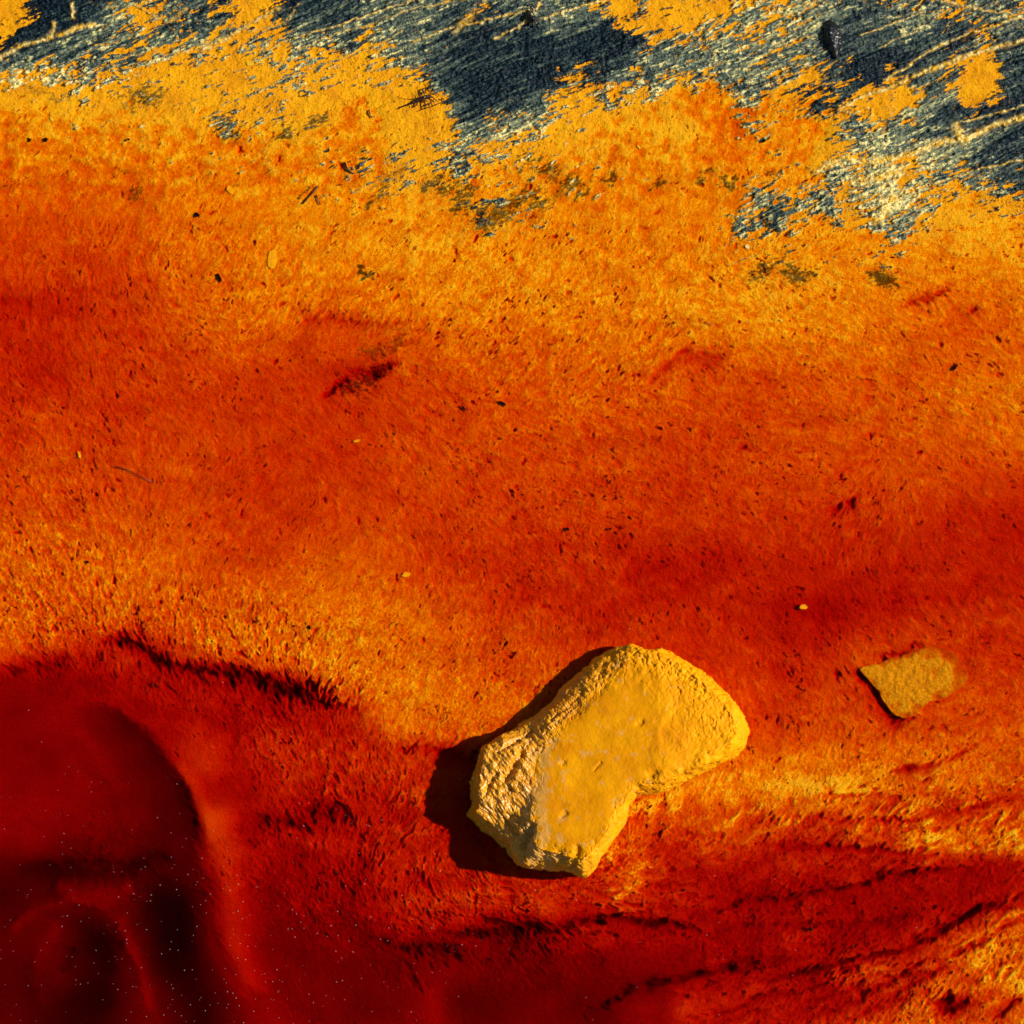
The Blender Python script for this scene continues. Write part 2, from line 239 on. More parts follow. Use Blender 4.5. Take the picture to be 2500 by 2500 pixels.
n0 = rng.randn(M, M).astype(np.float32)
n1 = norm(lic(n0, 3))                                             # short hair-fine strokes
n3 = norm(box(rng.randn(M, M).astype(np.float32), 1) + .35 * rng.randn(M, M).astype(np.float32))   # grains
n4 = norm(box(rng.randn(M, M).astype(np.float32), 7))               # soft lumps
n5 = norm(box(rng.randn(M, M).astype(np.float32), 2))
patch = np.clip(0.75 + 0.9 * fbm(PX / 70, PY / 60, 4, 41), .15, 2.0)
crack = smooth(1.75, 2.9, n1 + 0.45 * n2 + .5 * n5)
crack2 = smooth(1.95, 3.1, n2 + 0.5 * n1 + .3 * n5)
pit = smooth(2.1, 3.1, n5 + .5 * n3)
crack6 = smooth(1.1, 2.4, n6 + .3 * n2) * np.clip(amp - .9, 0, 1.5)
am1 = np.clip(amp, 0, 1.5)
fine = low * .9 * fold + lowc * (1.1 * fold2 - 1.5 * smooth(.09, 0, np.abs(fbm(PX / 60, PY / 45 + .25 * n6, 3, 113))) * smooth(0, .5, fbm(PX / 100, PY / 70, 2, 114))) - 2.2 * crack6 + np.clip(amp, 0, 2.2) * .14 * n6 + amp * patch * (-2.3 * crack - 1.2 * pit) + am1 * (.13 * n1 + .17 * n3 + .10 * n5) - 1.3 * crack2 * np.clip(amp * patch, .1, 2.2) + am1 * (.05 * n2 + .08 * n4)
# wrinkled, crusty relief at several sizes
wr = fbm(PX / 22, PY / 20, 4, 45, .6)
fine = fine * (.75 + .25 * smooth(.3, 1.6, t)) + am1 * (.22 * wr - .45 * smooth(.10, 0, np.abs(fbm(PX / 30 + .4 * n6, PY / 26, 3, 46, .6))) * smooth(-.1, .5, fbm(PX / 120, PY / 90, 2, 47)))

# gullies and scarps along hand-placed lines (x,y photo units), depth mm, half-width units
relief = np.zeros(PX.shape, np.float32)
GUL = [
 ([(0, 1262), (60, 1262), (130, 1243)], 3, 7), ([(180, 1205), (240, 1215), (330, 1262), (410, 1268), (470, 1290), (540, 1308), (600, 1322), (665, 1342)], 6, 8),
 ([(420, 1255), (480, 1278), (560, 1300), (640, 1330)], 5, 7), ([(740, 1405), (860, 1424), (915, 1440)], 2.5, 5),
 ([(560, 1530), (640, 1525), (660, 1550)], 4, 7), ([(480, 1545), (560, 1552), (640, 1545)], 4, 8),
 ([(1100, 1915), (1180, 1872), (1230, 1855), (1290, 1848), (1340, 1836), (1400, 1825), (1470, 1812)], 4, 8),
 ([(1430, 1855), (1530, 1832), (1640, 1808), (1712, 1788), (1790, 1752), (1860, 1715), (1932, 1692)], 4.5, 5),
 ([(1715, 1778), (1750, 1755), (1820, 1738), (1870, 1712)], 3, 3),
 ([(1340, 1722), (1400, 1704), (1440, 1697), (1520, 1690), (1590, 1680), (1670, 1660), (1740, 1645), (1830, 1640)], 3.5, 4),
 ([(820, 1765), (900, 1772), (1000, 1758), (1100, 1740), (1160, 1732), (1240, 1742), (1310, 1752)], 5, 7),
 ([(905, 1735), (960, 1750), (1040, 1756)], 4, 6), ([(700, 1778), (800, 1790), (880, 1800)], 3.5, 9),
 ([(60, 1636), (150, 1630), (230, 1632), (290, 1622)], 1.2, 9), ([(1500, 1905), (1600, 1870), (1680, 1850), (1760, 1840)], 1.5, 4),
 ([(1380, 670), (1340, 680), (1290, 665), (1240, 700), (1215, 740)], .7, 5), ([(1700, 580), (1750, 560), (1790, 540)], 1.6, 6),
 ([(600, 745), (660, 710), (720, 695), (755, 680)], 3, 6), ([(560, 610), (620, 600), (700, 612), (750, 620)], .5, 5),
 ([(1640, 1240), (1700, 1232), (1735, 1215)], 1.6, 4), ([(1575, 1262), (1590, 1290)], 2, 4), ([(1870, 1925), (1900, 1905), (1932, 1880)], 3, 3),
 ([(1618, 1268), (1636, 1290), (1656, 1312), (1670, 1338), (1684, 1354), (1712, 1360)], 6, 7), ([(1595, 1255), (1612, 1252)], 2, 4), ([(1770, 1885), (1795, 1905), (1830, 1895)], 4, 9), ([(1790, 1880), (1800, 1900)], 5, 8),  # first: trough shaped along the flat stone's left edge, for its dark shadow
 ([(1330, 1925), (1420, 1890), (1520, 1868), (1600, 1840)], 2.5, 4), ([(1520, 1925), (1600, 1895), (1680, 1860), (1770, 1800)], 2, 4), ([(1600, 1925), (1690, 1880), (1760, 1840), (1830, 1790), (1932, 1730)], 2, 5),
 ([(1440, 1590), (1560, 1600), (1680, 1612), (1800, 1612)], 1.6, 6), ([(1500, 1540), (1600, 1555), (1720, 1548), (1850, 1520), (1932, 1490)], 1.5, 6), ([(1340, 1760), (1460, 1745), (1600, 1742), (1720, 1728)], 1.6, 5), ([(1660, 1460), (1760, 1445), (1860, 1400)], 1.2, 5),
 ([(1560, 1500), (1620, 1494)], 1.5, 4), ([(1700, 1510), (1640, 1500)], 1, 4), ([(1590, 950), (1570, 975)], 2, 5), ([(1605, 935), (1612, 965)], 2, 4),
]
for pts, dep, wd in GUL:
    sl, d, sdist, u = line_dist(pts)
    prof = np.exp(-(d / wd) ** 2) * (0.45 + 0.55 * smooth(0, .12, u) * smooth(1, .85, u))
    lump = np.clip(.75 + .8 * fbm(PX[sl] / 34, PY[sl] / 30, 3, 63) - .12 * n2[sl] - .22 * n6[sl], .3, 1.9)
    wide = np.exp(-(d / (wd * 3.2)) ** 2) * smooth(0, .2, u) * smooth(1, .8, u)
    relief[sl] -= prof * dep * lump * 1.05 + wide * dep * .20 + (wide - prof * .3) * np.clip(-n6[sl] - .9, 0, 1.4) * dep * .35
# small pits scattered over the mat
for k in range(190):
    x, y = rng.uniform(0, S), rng.uniform(270, 1880)
    if x < 480 and y > 1300: continue
    L = rng.uniform(3, 11); a_ = rng.uniform(0, math.pi)
    sl, d, _, _ = line_dist([(x, y), (x + L * math.cos(a_), y + L * math.sin(a_))], 2)
    relief[sl] -= np.exp(-(d / rng.uniform(1.6, 3.2)) ** 2) * rng.uniform(.8, 2.4)

# ochre film against bare slate
ca, sa = math.cos(math.radians(22)), math.sin(math.radians(22))
U = PX * ca - PY * sa; V = PX * sa + PY * ca                # along and across the slate's grain
U = U + 14 * gnoise(PX / 130, PY / 130, 51); V = V + 10 * gnoise(PX / 150, PY / 150, 52)
s0 = samp(S_F, PX + 7 * w1, PY + 7 * w2)
an1 = fbm(U / 55, V / 13, 4, 61, .65); an2 = fbm(U / 17, V / 4.2, 3, 62, .65); blob = fbm(PX / 26, PY / 22, 4, 64, .6)
slate_v = s0 + 0.55 * an1 + 0.45 * an2 + 0.26 * blob
bare = smooth(-0.22, 0.26, slate_v) * smooth(560, 480, PY)
# single darker patches where the film is thin further down
grit_thin = smooth(.2, .8, -1.0 + 0.9 * fbm(PX / 34, PY / 24, 4, 66) + smooth(520, 330, PY) * 0.75 + 0.35 * an2)
thin = np.clip(grit_thin, 0, 1) * smooth(250, 330, PY) * 0.8
layer = fbm(U / 130, V / 14, 4, 71, .62)
str1 = fbm(U / 45, V / 4.2, 4, 72, .65)
lg = fbm(U / 210, V / 26, 4, 73, .55) * 5.0 + V / 40
ledge = np.floor(lg) + smooth(.80, 1.0, lg - np.floor(lg))
edge_ = smooth(.35, 0, np.abs(lg - np.floor(lg) - .9) * 2)
lt = gnoise(ledge.round() * 3.7, U / 300, 74)
slrel = 1.2 * layer + 0.8 * str1 + .5 * gnoise(U / 11, V / 3.0, 75) + 1.1 * (lg - ledge) + .9 + 0.35 * n3 * 0.5 + 0.35 * blob + .2 * n5
dk = samp(D_F, PX, PY)
tone = 0.49 - 0.50 * smooth(.25, 1.0, dk + .85 * layer + .3 * str1) + 0.18 * layer + 0.13 * str1 + .24 * lt + .16 * edge_ * smooth(-.3, .6, layer + blob) + 0.28 * smooth(-.2, -.5, dk) + .03 * n5
# pale lime crusts
crust = fbm(U / 24, V / 7.5, 4, 81, .66) + 0.25 * an1
cm = smooth(.30, .75, crust + 0.28 * smooth(.25, -.35, dk) + 0.22 * smooth(.6, 0, np.abs(s0)) - .12)
tone = tone + 0.44 * cm * smooth(1.1, .2, dk)
slrel = slrel + 0.5 * cm
VE = [([(1540, 325), (1590, 300), (1640, 312), (1680, 300), (1720, 290), (1770, 272), (1800, 266), (1820, 262), (1870, 240), (1932, 222)], 5, 1.0), ([(1805, 245), (1812, 265)], 9, 1.0),
 ([(1585, 205), (1612, 190), (1660, 172), (1720, 145), (1790, 120), (1860, 95), (1932, 76)], 4, .8), ([(1670, 148), (1720, 118), (1760, 92), (1810, 70), (1850, 55), (1920, 32)], 2, .7),
 ([(1760, 0), (1830, 12), (1880, 22), (1932, 34)], 2.2, .6), ([(1625, 66), (1660, 55), (1700, 42), (1740, 25)], 1.3, .6), ([(1660, 90), (1700, 72), (1740, 55)], 1.2, .5),
 ([(500, 96), (560, 72), (620, 55), (690, 30), (770, 8), (800, -5)], 1.6, .7), ([(560, 100), (640, 62), (720, 40), (790, 16), (870, 2)], 1.3, .5), ([(780, 80), (840, 60), (880, 50), (960, 32), (1010, 18)], 1.6, .7),
 ([(975, 60), (1000, 30), (1020, 0)], 1.6, .7), ([(1020, 36), (1060, 22), (1120, 8), (1160, -2)], 1.6, .8), ([(930, 75), (960, 62), (1000, 42)], 1.4, .6),
 ([(380, 95), (430, 70), (480, 40), (530, 15)], 4, .7), ([(0, 112), (40, 88), (100, 70), (150, 52), (180, 46)], 3.5, .8), ([(300, 115), (360, 95), (420, 78)], 2, .6),
 ([(255, 10), (285, 30), (320, 45), (350, 20)], 3, .5), ([(138, 10), (140, 35)], 3, .9), ([(102, 45), (98, 66), (88, 72)], 4, .7), ([(460, 60), (540, 45), (560, 20)], 1.5, .5),
 ([(1810, 232), (1870, 216), (1932, 200)], 1.5, .7), ([(1600, 395), (1640, 380), (1700, 365), (1780, 340), (1850, 318), (1932, 300)], 1.6, .6), ([(1440, 30), (1520, 10), (1560, -5)], 1.4, .6),
 ([(1640, 225), (1650, 205), (1560, 215), (1500, 220)], 1.5, .5), ([(660, 105), (720, 82), (760, 60)], 1.2, .5), ([(1680, 375), (1670, 395), (1660, 410)], 11, .9), ([(1610, 345), (1660, 335), (1700, 322)], 8, .8),
 ([(1450, 100), (1500, 80), (1540, 70)], 1.3, .5), ([(860, 60), (880, 40), (895, 25)], 6, .5)]
veins = []
for pts, wd, st_ in VE:
    sl, d, sdist, u = line_dist(pts, 3)
    v = np.exp(-(d / (wd * .95 + .3)) ** 2) * st_ * np.clip(1.0 + .7 * gnoise(PX[sl] / 12, PY[sl] / 9, 93), .2, 1.4)
    veins.append((sl, v)); slrel[sl] += 1.0 * v; bare[sl] = np.maximum(bare[sl], np.minimum(v * 1.5, .6) * (PY[sl] < 420))
LE = []
hz = -depth * 1000 + (1 - bare) * (fine * np.where(PY < 420, .7, 1.0) + 0.9 * 0) + bare * (slrel * 1.2 - .5) + relief
hz = hz + (1 - bare) * smooth(480, 300, PY) * (0.5 * blob)
# trough under the big rock's left, for its wet foot and a darker cast shadow
ZZ = (hz / 1000).astype(np.float32)
far = np.clip((np.maximum(np.abs(XX), np.abs(YY)) - 0.75) / 1.5, 0, 1)

# dark brown and reddish stains lying on the mat (stains with a shape of their own)
stain = np.zeros(PX.shape, np.float32)
for pts, wd, st_ in [([(650, 738), (680, 728), (710, 700), (735, 690)], 13, .66), ([(700, 668), (740, 655), (760, 640)], 16, .52), ([(680, 516), (700, 520)], 7, .9), ([(250, 368), (262, 366)], 10, .6), ([(560, 380), (580, 362), (600, 350)], 4, .7),
                     ([(700, 612), (760, 625)], 14, .35), ([(900, 420), (960, 385), (1010, 370)], 12, .55), ([(1400, 520), (1440, 530)], 14, .4), ([(1480, 520), (1510, 525)], 10, .75), ([(1660, 525), (1680, 535)], 9, .85),
                     ([(715, 350), (760, 318)], 8, .5), ([(1040, 330), (1060, 345)], 9, .6), ([(870, 380), (885, 400)], 9, .5), ([(40, 170), (90, 175), (120, 180)], 7, .5), ([(240, 180), (260, 205)], 7, .6), ([(1020, 392), (1060, 365)], 8, .5),
                     ([(1500, 1150), (1540, 1175)], 18, .25)]:
    sl, d, _, _ = line_dist(pts, 9)
    stain[sl] = np.maximum(stain[sl], st_ * smooth(1.6, .1, d / wd + .9 * fbm(PX[sl] / 10, PY[sl] / 6, 4, 95, .7)))
for x, y, wd in [(810, 345, 14), (840, 352, 16), (880, 358, 16), (905, 405, 14), (920, 415, 16), (945, 395, 18), (985, 378, 14), (1000, 300, 10), (1010, 392, 12), (1030, 318, 12), (1075, 348, 14), (1100, 362, 10), (860, 300, 10), (880, 372, 10), (865, 398, 12),
                 (1435, 512, 12), (1460, 498, 10), (1500, 515, 14), (1520, 522, 12), (1655, 520, 12), (1675, 532, 12), (600, 230, 12), (540, 250, 14), (425, 235, 14), (440, 255, 12), (285, 185, 12), (262, 175, 10), (700, 385, 8), (725, 360, 8), (1380, 340, 12), (1330, 330, 10), (1150, 335, 9), (1240, 350, 9)]:
    sl, d, _, _ = line_dist([(x - 8, y + 3), (x + 8, y - 3)], 9)
    stain[sl] = np.maximum(stain[sl], .75 * smooth(1.5, .1, d / wd + .9 * fbm(U[sl] / 12, V[sl] / 5, 4, 96, .7)))
stain = np.maximum(stain, thin * 0.8)
film = np.clip(smooth(.85, -.35, s0 + .55 * an1 + .35 * blob) * .75 + .22 * smooth(.1, .9, an2), 0, 1)
vein = np.zeros(PX.shape, np.float32)
for sl, v in veins: vein[sl] = np.maximum(vein[sl], v)
rusty = np.clip(.5 + .5 * fbm(PX / 60, PY / 45, 4, 97), 0, 1)
spots = smooth(1.9, 2.5, n2 * .6 + n3 * .9) * smooth(-.2, .3, -s0)

verts = np.stack([XX, YY, ZZ], -1).reshape(-1, 3).astype(np.float32)
idx = np.arange(M * M, dtype=np.int32).reshape(M, M)
quads = np.stack([idx[:-1, :-1], idx[:-1, 1:], idx[1:, 1:], idx[1:, :-1]], -1).reshape(-1)
me = bpy.data.meshes.new("riverbed")
me.vertices.add(M * M); me.vertices.foreach_set("co", verts.reshape(-1))
nq = (M - 1) ** 2
me.loops.add(nq * 4); me.loops.foreach_set("vertex_index", quads)
me.polygons.add(nq); me.polygons.foreach_set("loop_start", np.arange(0, nq * 4, 4, dtype=np.int32)); me.polygons.foreach_set("loop_total", np.full(nq, 4, np.int32))
me.polygons.foreach_set("use_smooth", np.ones(nq, bool))
me.update()
for nm, arr in (("bare", bare), ("tone", tone), ("stain", stain), ("rusty", rusty), ("film", film), ("vein", vein)):
    at = me.attributes.new(nm, 'FLOAT', 'POINT'); at.data.foreach_set("value", np.clip(arr, 0, 1).astype(np.float32).reshape(-1))
bed = bpy.data.objects.new("riverbed", me); scene.collection.objects.link(bed); bed["kind"] = "structure"
bed["label"] = "ochre and rust coloured mineral crust over grey slate on the riverbed"

def zbed(x, y):                 # bed height at a photo position
    i = int(np.clip(np.searchsorted(ax, (x - S / 2) / S), 1, M - 2)); j = int(np.clip(np.searchsorted(ax, (S / 2 - y) / S), 1, M - 2))
    return float(ZZ[j - 1:j + 2, i - 1:i + 2].max())

# ------------------------------------------------------------------ materials
def new_mat(name):
    m = bpy.data.materials.new(name); m.use_nodes = True; return m, m.node_tree, m.node_tree.nodes["Principled BSDF"]
def nd(nt, typ, **kw):
    n = nt.nodes.new(typ)
    for k, v in kw.items():
        if k in n.inputs: n.inputs[k].default_value = v
        else: setattr(n, k, v)
    return n
def mixc(nt, fac, a, b, mode='MIX'):
    n = nt.nodes.new("ShaderNodeMix"); n.data_type = 'RGBA'; n.blend_type = mode
    for s_, v in ((0, fac), (6, a), (7, b)):
        if hasattr(v, "is_linked") or hasattr(v, "links"): nt.links.new(v, n.inputs[s_])
        else: n.inputs[s_].default_value = v if s_ == 0 else tuple(v) + (1,)
    return n.outputs[2]
def math_(nt, op, a, b=None, c=None, clamp=False):
    n = nt.nodes.new("ShaderNodeMath"); n.operation = op; n.use_clamp = clamp
    for i, v in enumerate((a, b, c)):
        if v is None: continue
        if hasattr(v, "links"): nt.links.new(v, n.inputs[i])
        else: n.inputs[i].default_value = v
    return n.outputs[0]
def ramp(nt, fac, stops):
    n = nt.nodes.new("ShaderNodeValToRGB"); cr = n.color_ramp
    while len(cr.elements) < len(stops): cr.elements.new(0.5)
    for e, (p, c) in zip(cr.elements, stops): e.position = p; e.color = tuple(c) + (1,)
    nt.links.new(fac, n.inputs[0]); return n.outputs[0]
def noise(nt, scale, vec=None, detail=3, rough=.55, dist=0):
    n = nd(nt, "ShaderNodeTexNoise", Scale=scale, Detail=detail, Roughness=rough, Distortion=dist)
    if vec is not None: nt.links.new(vec, n.inputs["Vector"])
    return n.outputs["Fac"]
def attr(nt, name):
    n = nt.nodes.new("ShaderNodeAttribute"); n.attribute_name = name; return n.outputs["Fac"]

m, nt, bs = new_mat("riverbed_crust")
geo = nt.nodes.new("ShaderNodeTexCoord").outputs["Object"]
mp = nt.nodes.new("ShaderNodeMapping"); mp.inputs["Rotation"].default_value = (0, 0, math.radians(-22)); mp.inputs["Scale"].default_value = (.14, 1, 1)
nt.links.new(geo, mp.inputs[0])
gr = noise(nt, 900, mp.outputs[0], 3, .7); gi = noise(nt, 700, geo, 4, .7); gm = noise(nt, 160, geo, 4, .6); gf = noise(nt, 1100, geo, 2, .6)
bare_a = math_(nt, 'MULTIPLY_ADD', math_(nt, 'SUBTRACT', gr, .5), 2.0, math_(nt, 'MULTIPLY_ADD', attr(nt, "bare"), 1.8, -.4))
bare_f = math_(nt, 'MULTIPLY_ADD', math_(nt, 'SUBTRACT', bare_a, .5), 2.2, .5, True)
tv = math_(nt, 'MULTIPLY_ADD', math_(nt, 'SUBTRACT', gr, .5), .62, attr(nt, "tone"))
tv = math_(nt, 'MULTIPLY_ADD', math_(nt, 'SUBTRACT', gi, .5), .30, tv, True)
slate_c = ramp(nt, tv, [(0, (.0010, .005, .010)), (.16, (.003, .014, .022)), (.36, (.034, .055, .048)), (.54, (.115, .140, .095)), (.74, (.42, .40, .16)), (1, (.84, .66, .25))])
oc = ramp(nt, math_(nt, 'MULTIPLY_ADD', math_(nt, 'SUBTRACT', gm, .5), .7, attr(nt, "rusty")), [(0, (.62, .225, .002)), (.5, (.74, .305, .002)), (1, (.80, .37, .003))])
oc = mixc(nt, math_(nt, 'MULTIPLY', ramp(nt, gi, [(.37, (1, 1, 1)), (.50, (0, 0, 0))]), .6), oc, (.34, .085, .002))
oc = mixc(nt, math_(nt, 'MULTIPLY', ramp(nt, gf, [(.50, (0, 0, 0)), (.66, (1, 1, 1))]), .5), oc, (.90, .42, .006))
st_f = math_(nt, 'MULTIPLY_ADD', math_(nt, 'SUBTRACT', gi, .5), 2.4, math_(nt, 'MULTIPLY_ADD', attr(nt, "stain"), 2.0, -.5), True)
oc = mixc(nt, math_(nt, 'MULTIPLY', st_f, .9), oc, (.040, .036, .009))
ff = math_(nt, 'MULTIPLY_ADD', math_(nt, 'SUBTRACT', gr, .5), 3.2, math_(nt, 'MULTIPLY_ADD', attr(nt, "film"), 1.5, -1.0), True)
slate_c = mixc(nt, math_(nt, 'MULTIPLY', ff, .8), slate_c, (.42, .19, .008))
vf = math_(nt, 'MULTIPLY', math_(nt, 'MULTIPLY_ADD', gr, 1.6, .35), attr(nt, "vein"), True)
vf.node.use_clamp = True
slate_c = mixc(nt, vf, slate_c, ramp(nt, gm, [(.42, (.66, .36, .015)), (.58, (.88, .66, .22))]))
col = mixc(nt, bare_f, oc, slate_c)
nt.links.new(col, bs.inputs["Base Color"])
rr = math_(nt, 'MULTIPLY_ADD', bare_f, -.38, .74); nt.links.new(rr, bs.inputs["Roughness"])
nt.links.new(math_(nt, 'MULTIPLY_ADD', bare_f, .08, .06), bs.inputs["Specular IOR Level"])
bp = nd(nt, "ShaderNodeBump", Strength=.9, Distance=.0014)
hh = math_(nt, 'MULTIPLY_ADD', math_(nt, 'ADD', math_(nt, 'MULTIPLY', gi, math_(nt, 'MULTIPLY_ADD', bare_f, -.6, 1)), math_(nt, 'MULTIPLY', gf, .5)), .7, math_(nt, 'MULTIPLY', gr, math_(nt, 'MULTIPLY_ADD', bare_f, .05, .2)))
nt.links.new(hh, bp.inputs["Height"]); nt.links.new(bp.outputs[0], bs.inputs["Normal"])
me.materials.append(m)

# ------------------------------------------------------------------ the red water: a closed body over the bed
bm = bmesh.new(); bmesh.ops.create_cube(bm, size=1)
for v in bm.verts: v.co = (v.co.x * 7.2, v.co.y * 7.2, 0.0 if v.co.z > 0 else -0.30)
wm = bpy.data.meshes.new("water"); bm.to_mesh(wm); bm.free()
water = bpy.data.objects.new("water", wm); scene.collection.objects.link(water); water["kind"] = "structure"
water["label"] = "clear wine red river water lying over the bed"
m, nt, bs = new_mat("red_water"); nt.nodes.remove(bs); out = nt.nodes["Material Output"]
tr = nt.nodes.new("ShaderNodeBsdfTransparent"); gl = nd(nt, "ShaderNodeBsdfGlossy", Roughness=.06)
fr = nd(nt, "ShaderNodeFresnel", IOR=1.15)
mx = nt.nodes.new("ShaderNodeMixShader"); nt.links.new(fr.outputs[0], mx.inputs[0]); nt.links.new(tr.outputs[0], mx.inputs[1]); nt.links.new(gl.outputs[0], mx.inputs[2])
nt.links.new(mx.outputs[0], out.inputs["Surface"])
# absorption per metre: red k, green 5.8 k, blue 30 k
kb = K_R * 30
va = nd(nt, "ShaderNodeVolumeAbsorption", Density=kb); va.inputs["Color"].default_value = (1 - 1 / 30, 1 - 6.2 / 30, 0, 1)
nt.links.new(va.outputs[0], out.inputs["Volume"])
wm.materials.append(m)

# ------------------------------------------------------------------ object helpers
def link(name, mesh, mat=None, parent=None, label=None, cat=None, group=None, kind=None):
    o = bpy.data.objects.new(name, mesh); scene.collection.objects.link(o)
    if mat: mesh.materials.append(mat)
    if parent: o.parent = parent
    for k, v in (("label", label), ("category", cat), ("group", group), ("kind", kind)):
        if v: o[k] = v
    return o
def centre(o):                  # put the origin at the middle of the thing's base
    n = len(o.data.vertices); c = np.empty(n * 3); o.data.vertices.foreach_get("co", c); c = c.reshape(-1, 3)
    p = np.array([(c[:, 0].min() + c[:, 0].max()) / 2, (c[:, 1].min() + c[:, 1].max()) / 2, c[:, 2].min()])
    o.data.vertices.foreach_set("co", (c - p).reshape(-1)); o.data.update(); o.location = p
def simple_mat(name, col, rough=.6, col2=None, scale=300, spec=.4, bump=.4, dist=.001):
    m, nt, bs = new_mat(name); g = nt.nodes.new("ShaderNodeTexCoord").outputs["Object"]
    n_ = noise(nt, scale, g, 4, .65)
    nt.links.new(ramp(nt, n_, [(.35, col), (.65, col2 or tuple(min(1, c * 1.6) for c in col))]), bs.inputs["Base Color"])
    bs.inputs["Roughness"].default_value = rough; bs.inputs["Specular IOR Level"].default_value = spec
    b = nd(nt, "ShaderNodeBump", Strength=bump, Distance=dist); nt.links.new(n_, b.inputs["Height"]); nt.links.new(b.outputs[0], bs.inputs["Normal"])
    return m

def star(pts, c, n):            # outline radius by angle about c (photo units, image y up)
    p = np.array(pts, float); a = np.arctan2(-(p[:, 1] - c[1]), p[:, 0] - c[0]); r = np.hypot(p[:, 0] - c[0], p[:, 1] - c[1])
    o = np.argsort(a); a = a[o]; r = r[o]; a = np.concatenate([a - 2 * math.pi, a, a + 2 * math.pi]); r = np.concatenate([r, r, r])
    th = np.linspace(-math.pi, math.pi, n, endpoint=False); return th, np.interp(th, a, r)
def tab(th, deg_vals):
    a = np.radians([d for d, _ in deg_vals]); v = np.array([q for _, q in deg_vals])
    return np.interp(th, np.concatenate([a - 2 * math.pi, a, a + 2 * math.pi]), np.concatenate([v, v, v]))
def rings_mesh(name, rings):    # rings: list of (n,3); first closes to a point, last closes to a point
    n = len(rings[0]); v = np.concatenate(rings); tops = rings[0].mean(0); bots = rings[-1].mean(0)
    v = np.concatenate([v, [tops, bots]]); f = []
    for k in range(len(rings) - 1):
        for i in range(n):
            j = (i + 1) % n; f.append((k * n + i, (k + 1) * n + i, (k + 1) * n + j, k * n + j))
    T_, B_ = len(v) - 2, len(v) - 1; L = (len(rings) - 1) * n
    for i in range(n):
        j = (i + 1) % n; f.append((T_, i, j)); f.append((B_, L + j, L + i))
    me_ = bpy.data.meshes.new(name); me_.from_pydata(v.tolist(), [], f); me_.update(); me_.polygons.foreach_set("use_smooth", [True] * len(f)); return me_

# ------------------------------------------------------------------ the big ochre rock
c = (1120, 1430)
OUT = [(1187,1213),(1208,1219),(1219,1226),(1252,1224),(1277,1237),(1313,1260),(1345,1285),(1385,1325),(1406,1354),(1414,1382),(1406,1408),(1385,1427),(1349,1447),(1306,1465),(1270,1487),(1234,1498),(1202,1500),(1186,1519),(1180,1548),(1162,1580),(1136,1616),(1118,1645),(1100,1655),(1079,1645),(1054,1641),(1018,1636),(989,1632),(974,1616),(964,1588),(931,1562),(910,1541),(897,1530),(906,1512),(904,1469),(911,1433),(913,1411),(935,1397),(974,1375),(1007,1350),(1039,1325),(1068,1292),(1097,1264),(1129,1238),(1162,1222)]
PLA = [(1192,1232),(1250,1240),(1325,1290),(1375,1345),(1385,1392),(1335,1425),(1268,1458),(1195,1480),(1160,1530),(1128,1592),(1100,1622),(1055,1612),(1012,1598),(1003,1560),(1014,1480),(1014,1425),(1042,1398),(1092,1347),(1137,1300),(1165,1262)]
NT = 1100
th_, Ro = star(OUT, c, NT); _, Rp = star(PLA, c, NT)
kk = np.array([1, 2, 3, 2, 1.]); kk /= kk.sum()
Ro = sum(np.roll(Ro, s_) * q for s_, q in zip(range(-2, 3), kk))
for _ in range(8): Rp = (np.roll(Rp, 1) + Rp + np.roll(Rp, -1)) / 3
Rp = np.minimum(Rp, Ro * .965)
zo = tab(th_, [(-180, 34), (-165, 38), (-156, 38), (-150, 35), (-145, 28), (-140, 30), (-134, 36), (-128, 41), (-122, 41), (-116, 33), (-101, 24), (-70, 22), (-30, 22), (0, 22), (40, 20), (70, 14), (93, 7), (128, 8), (148, 10), (160, 15), (168, 22), (176, 31)]) / 1000
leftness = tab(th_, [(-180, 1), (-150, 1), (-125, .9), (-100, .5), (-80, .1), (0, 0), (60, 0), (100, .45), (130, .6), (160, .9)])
def ztop(x, y):                 # height of the plateau, metres
    p = -(x - 1120) * .6 - (y - 1450) * .8
    return 0.056 - 0.00017 * p - 0.010 * np.clip((x - 1240) / 160, 0, 1) ** 1.2
NS1, NS2, NS3 = 260, 190, 60
rings = []; fac = []
zp = ztop(c[0] + Rp * np.cos(th_), c[1] - Rp * np.sin(th_))
for s_ in np.linspace(.004, 1, NS1, endpoint=False):
    R = Rp * s_; x = c[0] + R * np.cos(th_); y = c[1] - R * np.sin(th_)
    z = ztop(x, y) - 0.0016 * s_ ** 6
    rings.append(np.stack([x, y, z], 1)); fac.append(np.zeros(NT))
for s_ in np.linspace(0, 1, NS2, endpoint=False):
    R = Rp + (Ro - Rp) * s_; x = c[0] + R * np.cos(th_); y = c[1] - R * np.sin(th_)
    lin = zp - .0016 + (zo - zp + .0016) * s_; rnd = zo + (zp - .0016 - zo) * np.sqrt(np.clip(1 - s_ ** 2, 0, 1))
    z = leftness * (0.7 * lin + .3 * rnd) + (1 - leftness) * rnd
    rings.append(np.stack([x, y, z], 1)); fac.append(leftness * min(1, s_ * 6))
foot = tab(th_, [(-180, 12), (-165, 17), (-150, 20), (-135, 15), (-115, 4), (-90, -4), (-60, -14), (0, -18), (60, -16), (110, -4), (140, -1), (165, 4)])
for s_ in np.linspace(0, 1, NS3):
    R = Ro + foot * np.sin(min(1, s_ * 2.2) * math.pi / 2) - np.where(foot > 0, 10, 14) * max(0, s_ - .4)
    x = c[0] + R * np.cos(th_); y = c[1] - R * np.sin(th_)
    rings.append(np.stack([x, y, zo + (-0.052 - zo) * s_], 1)); fac.append(leftness)
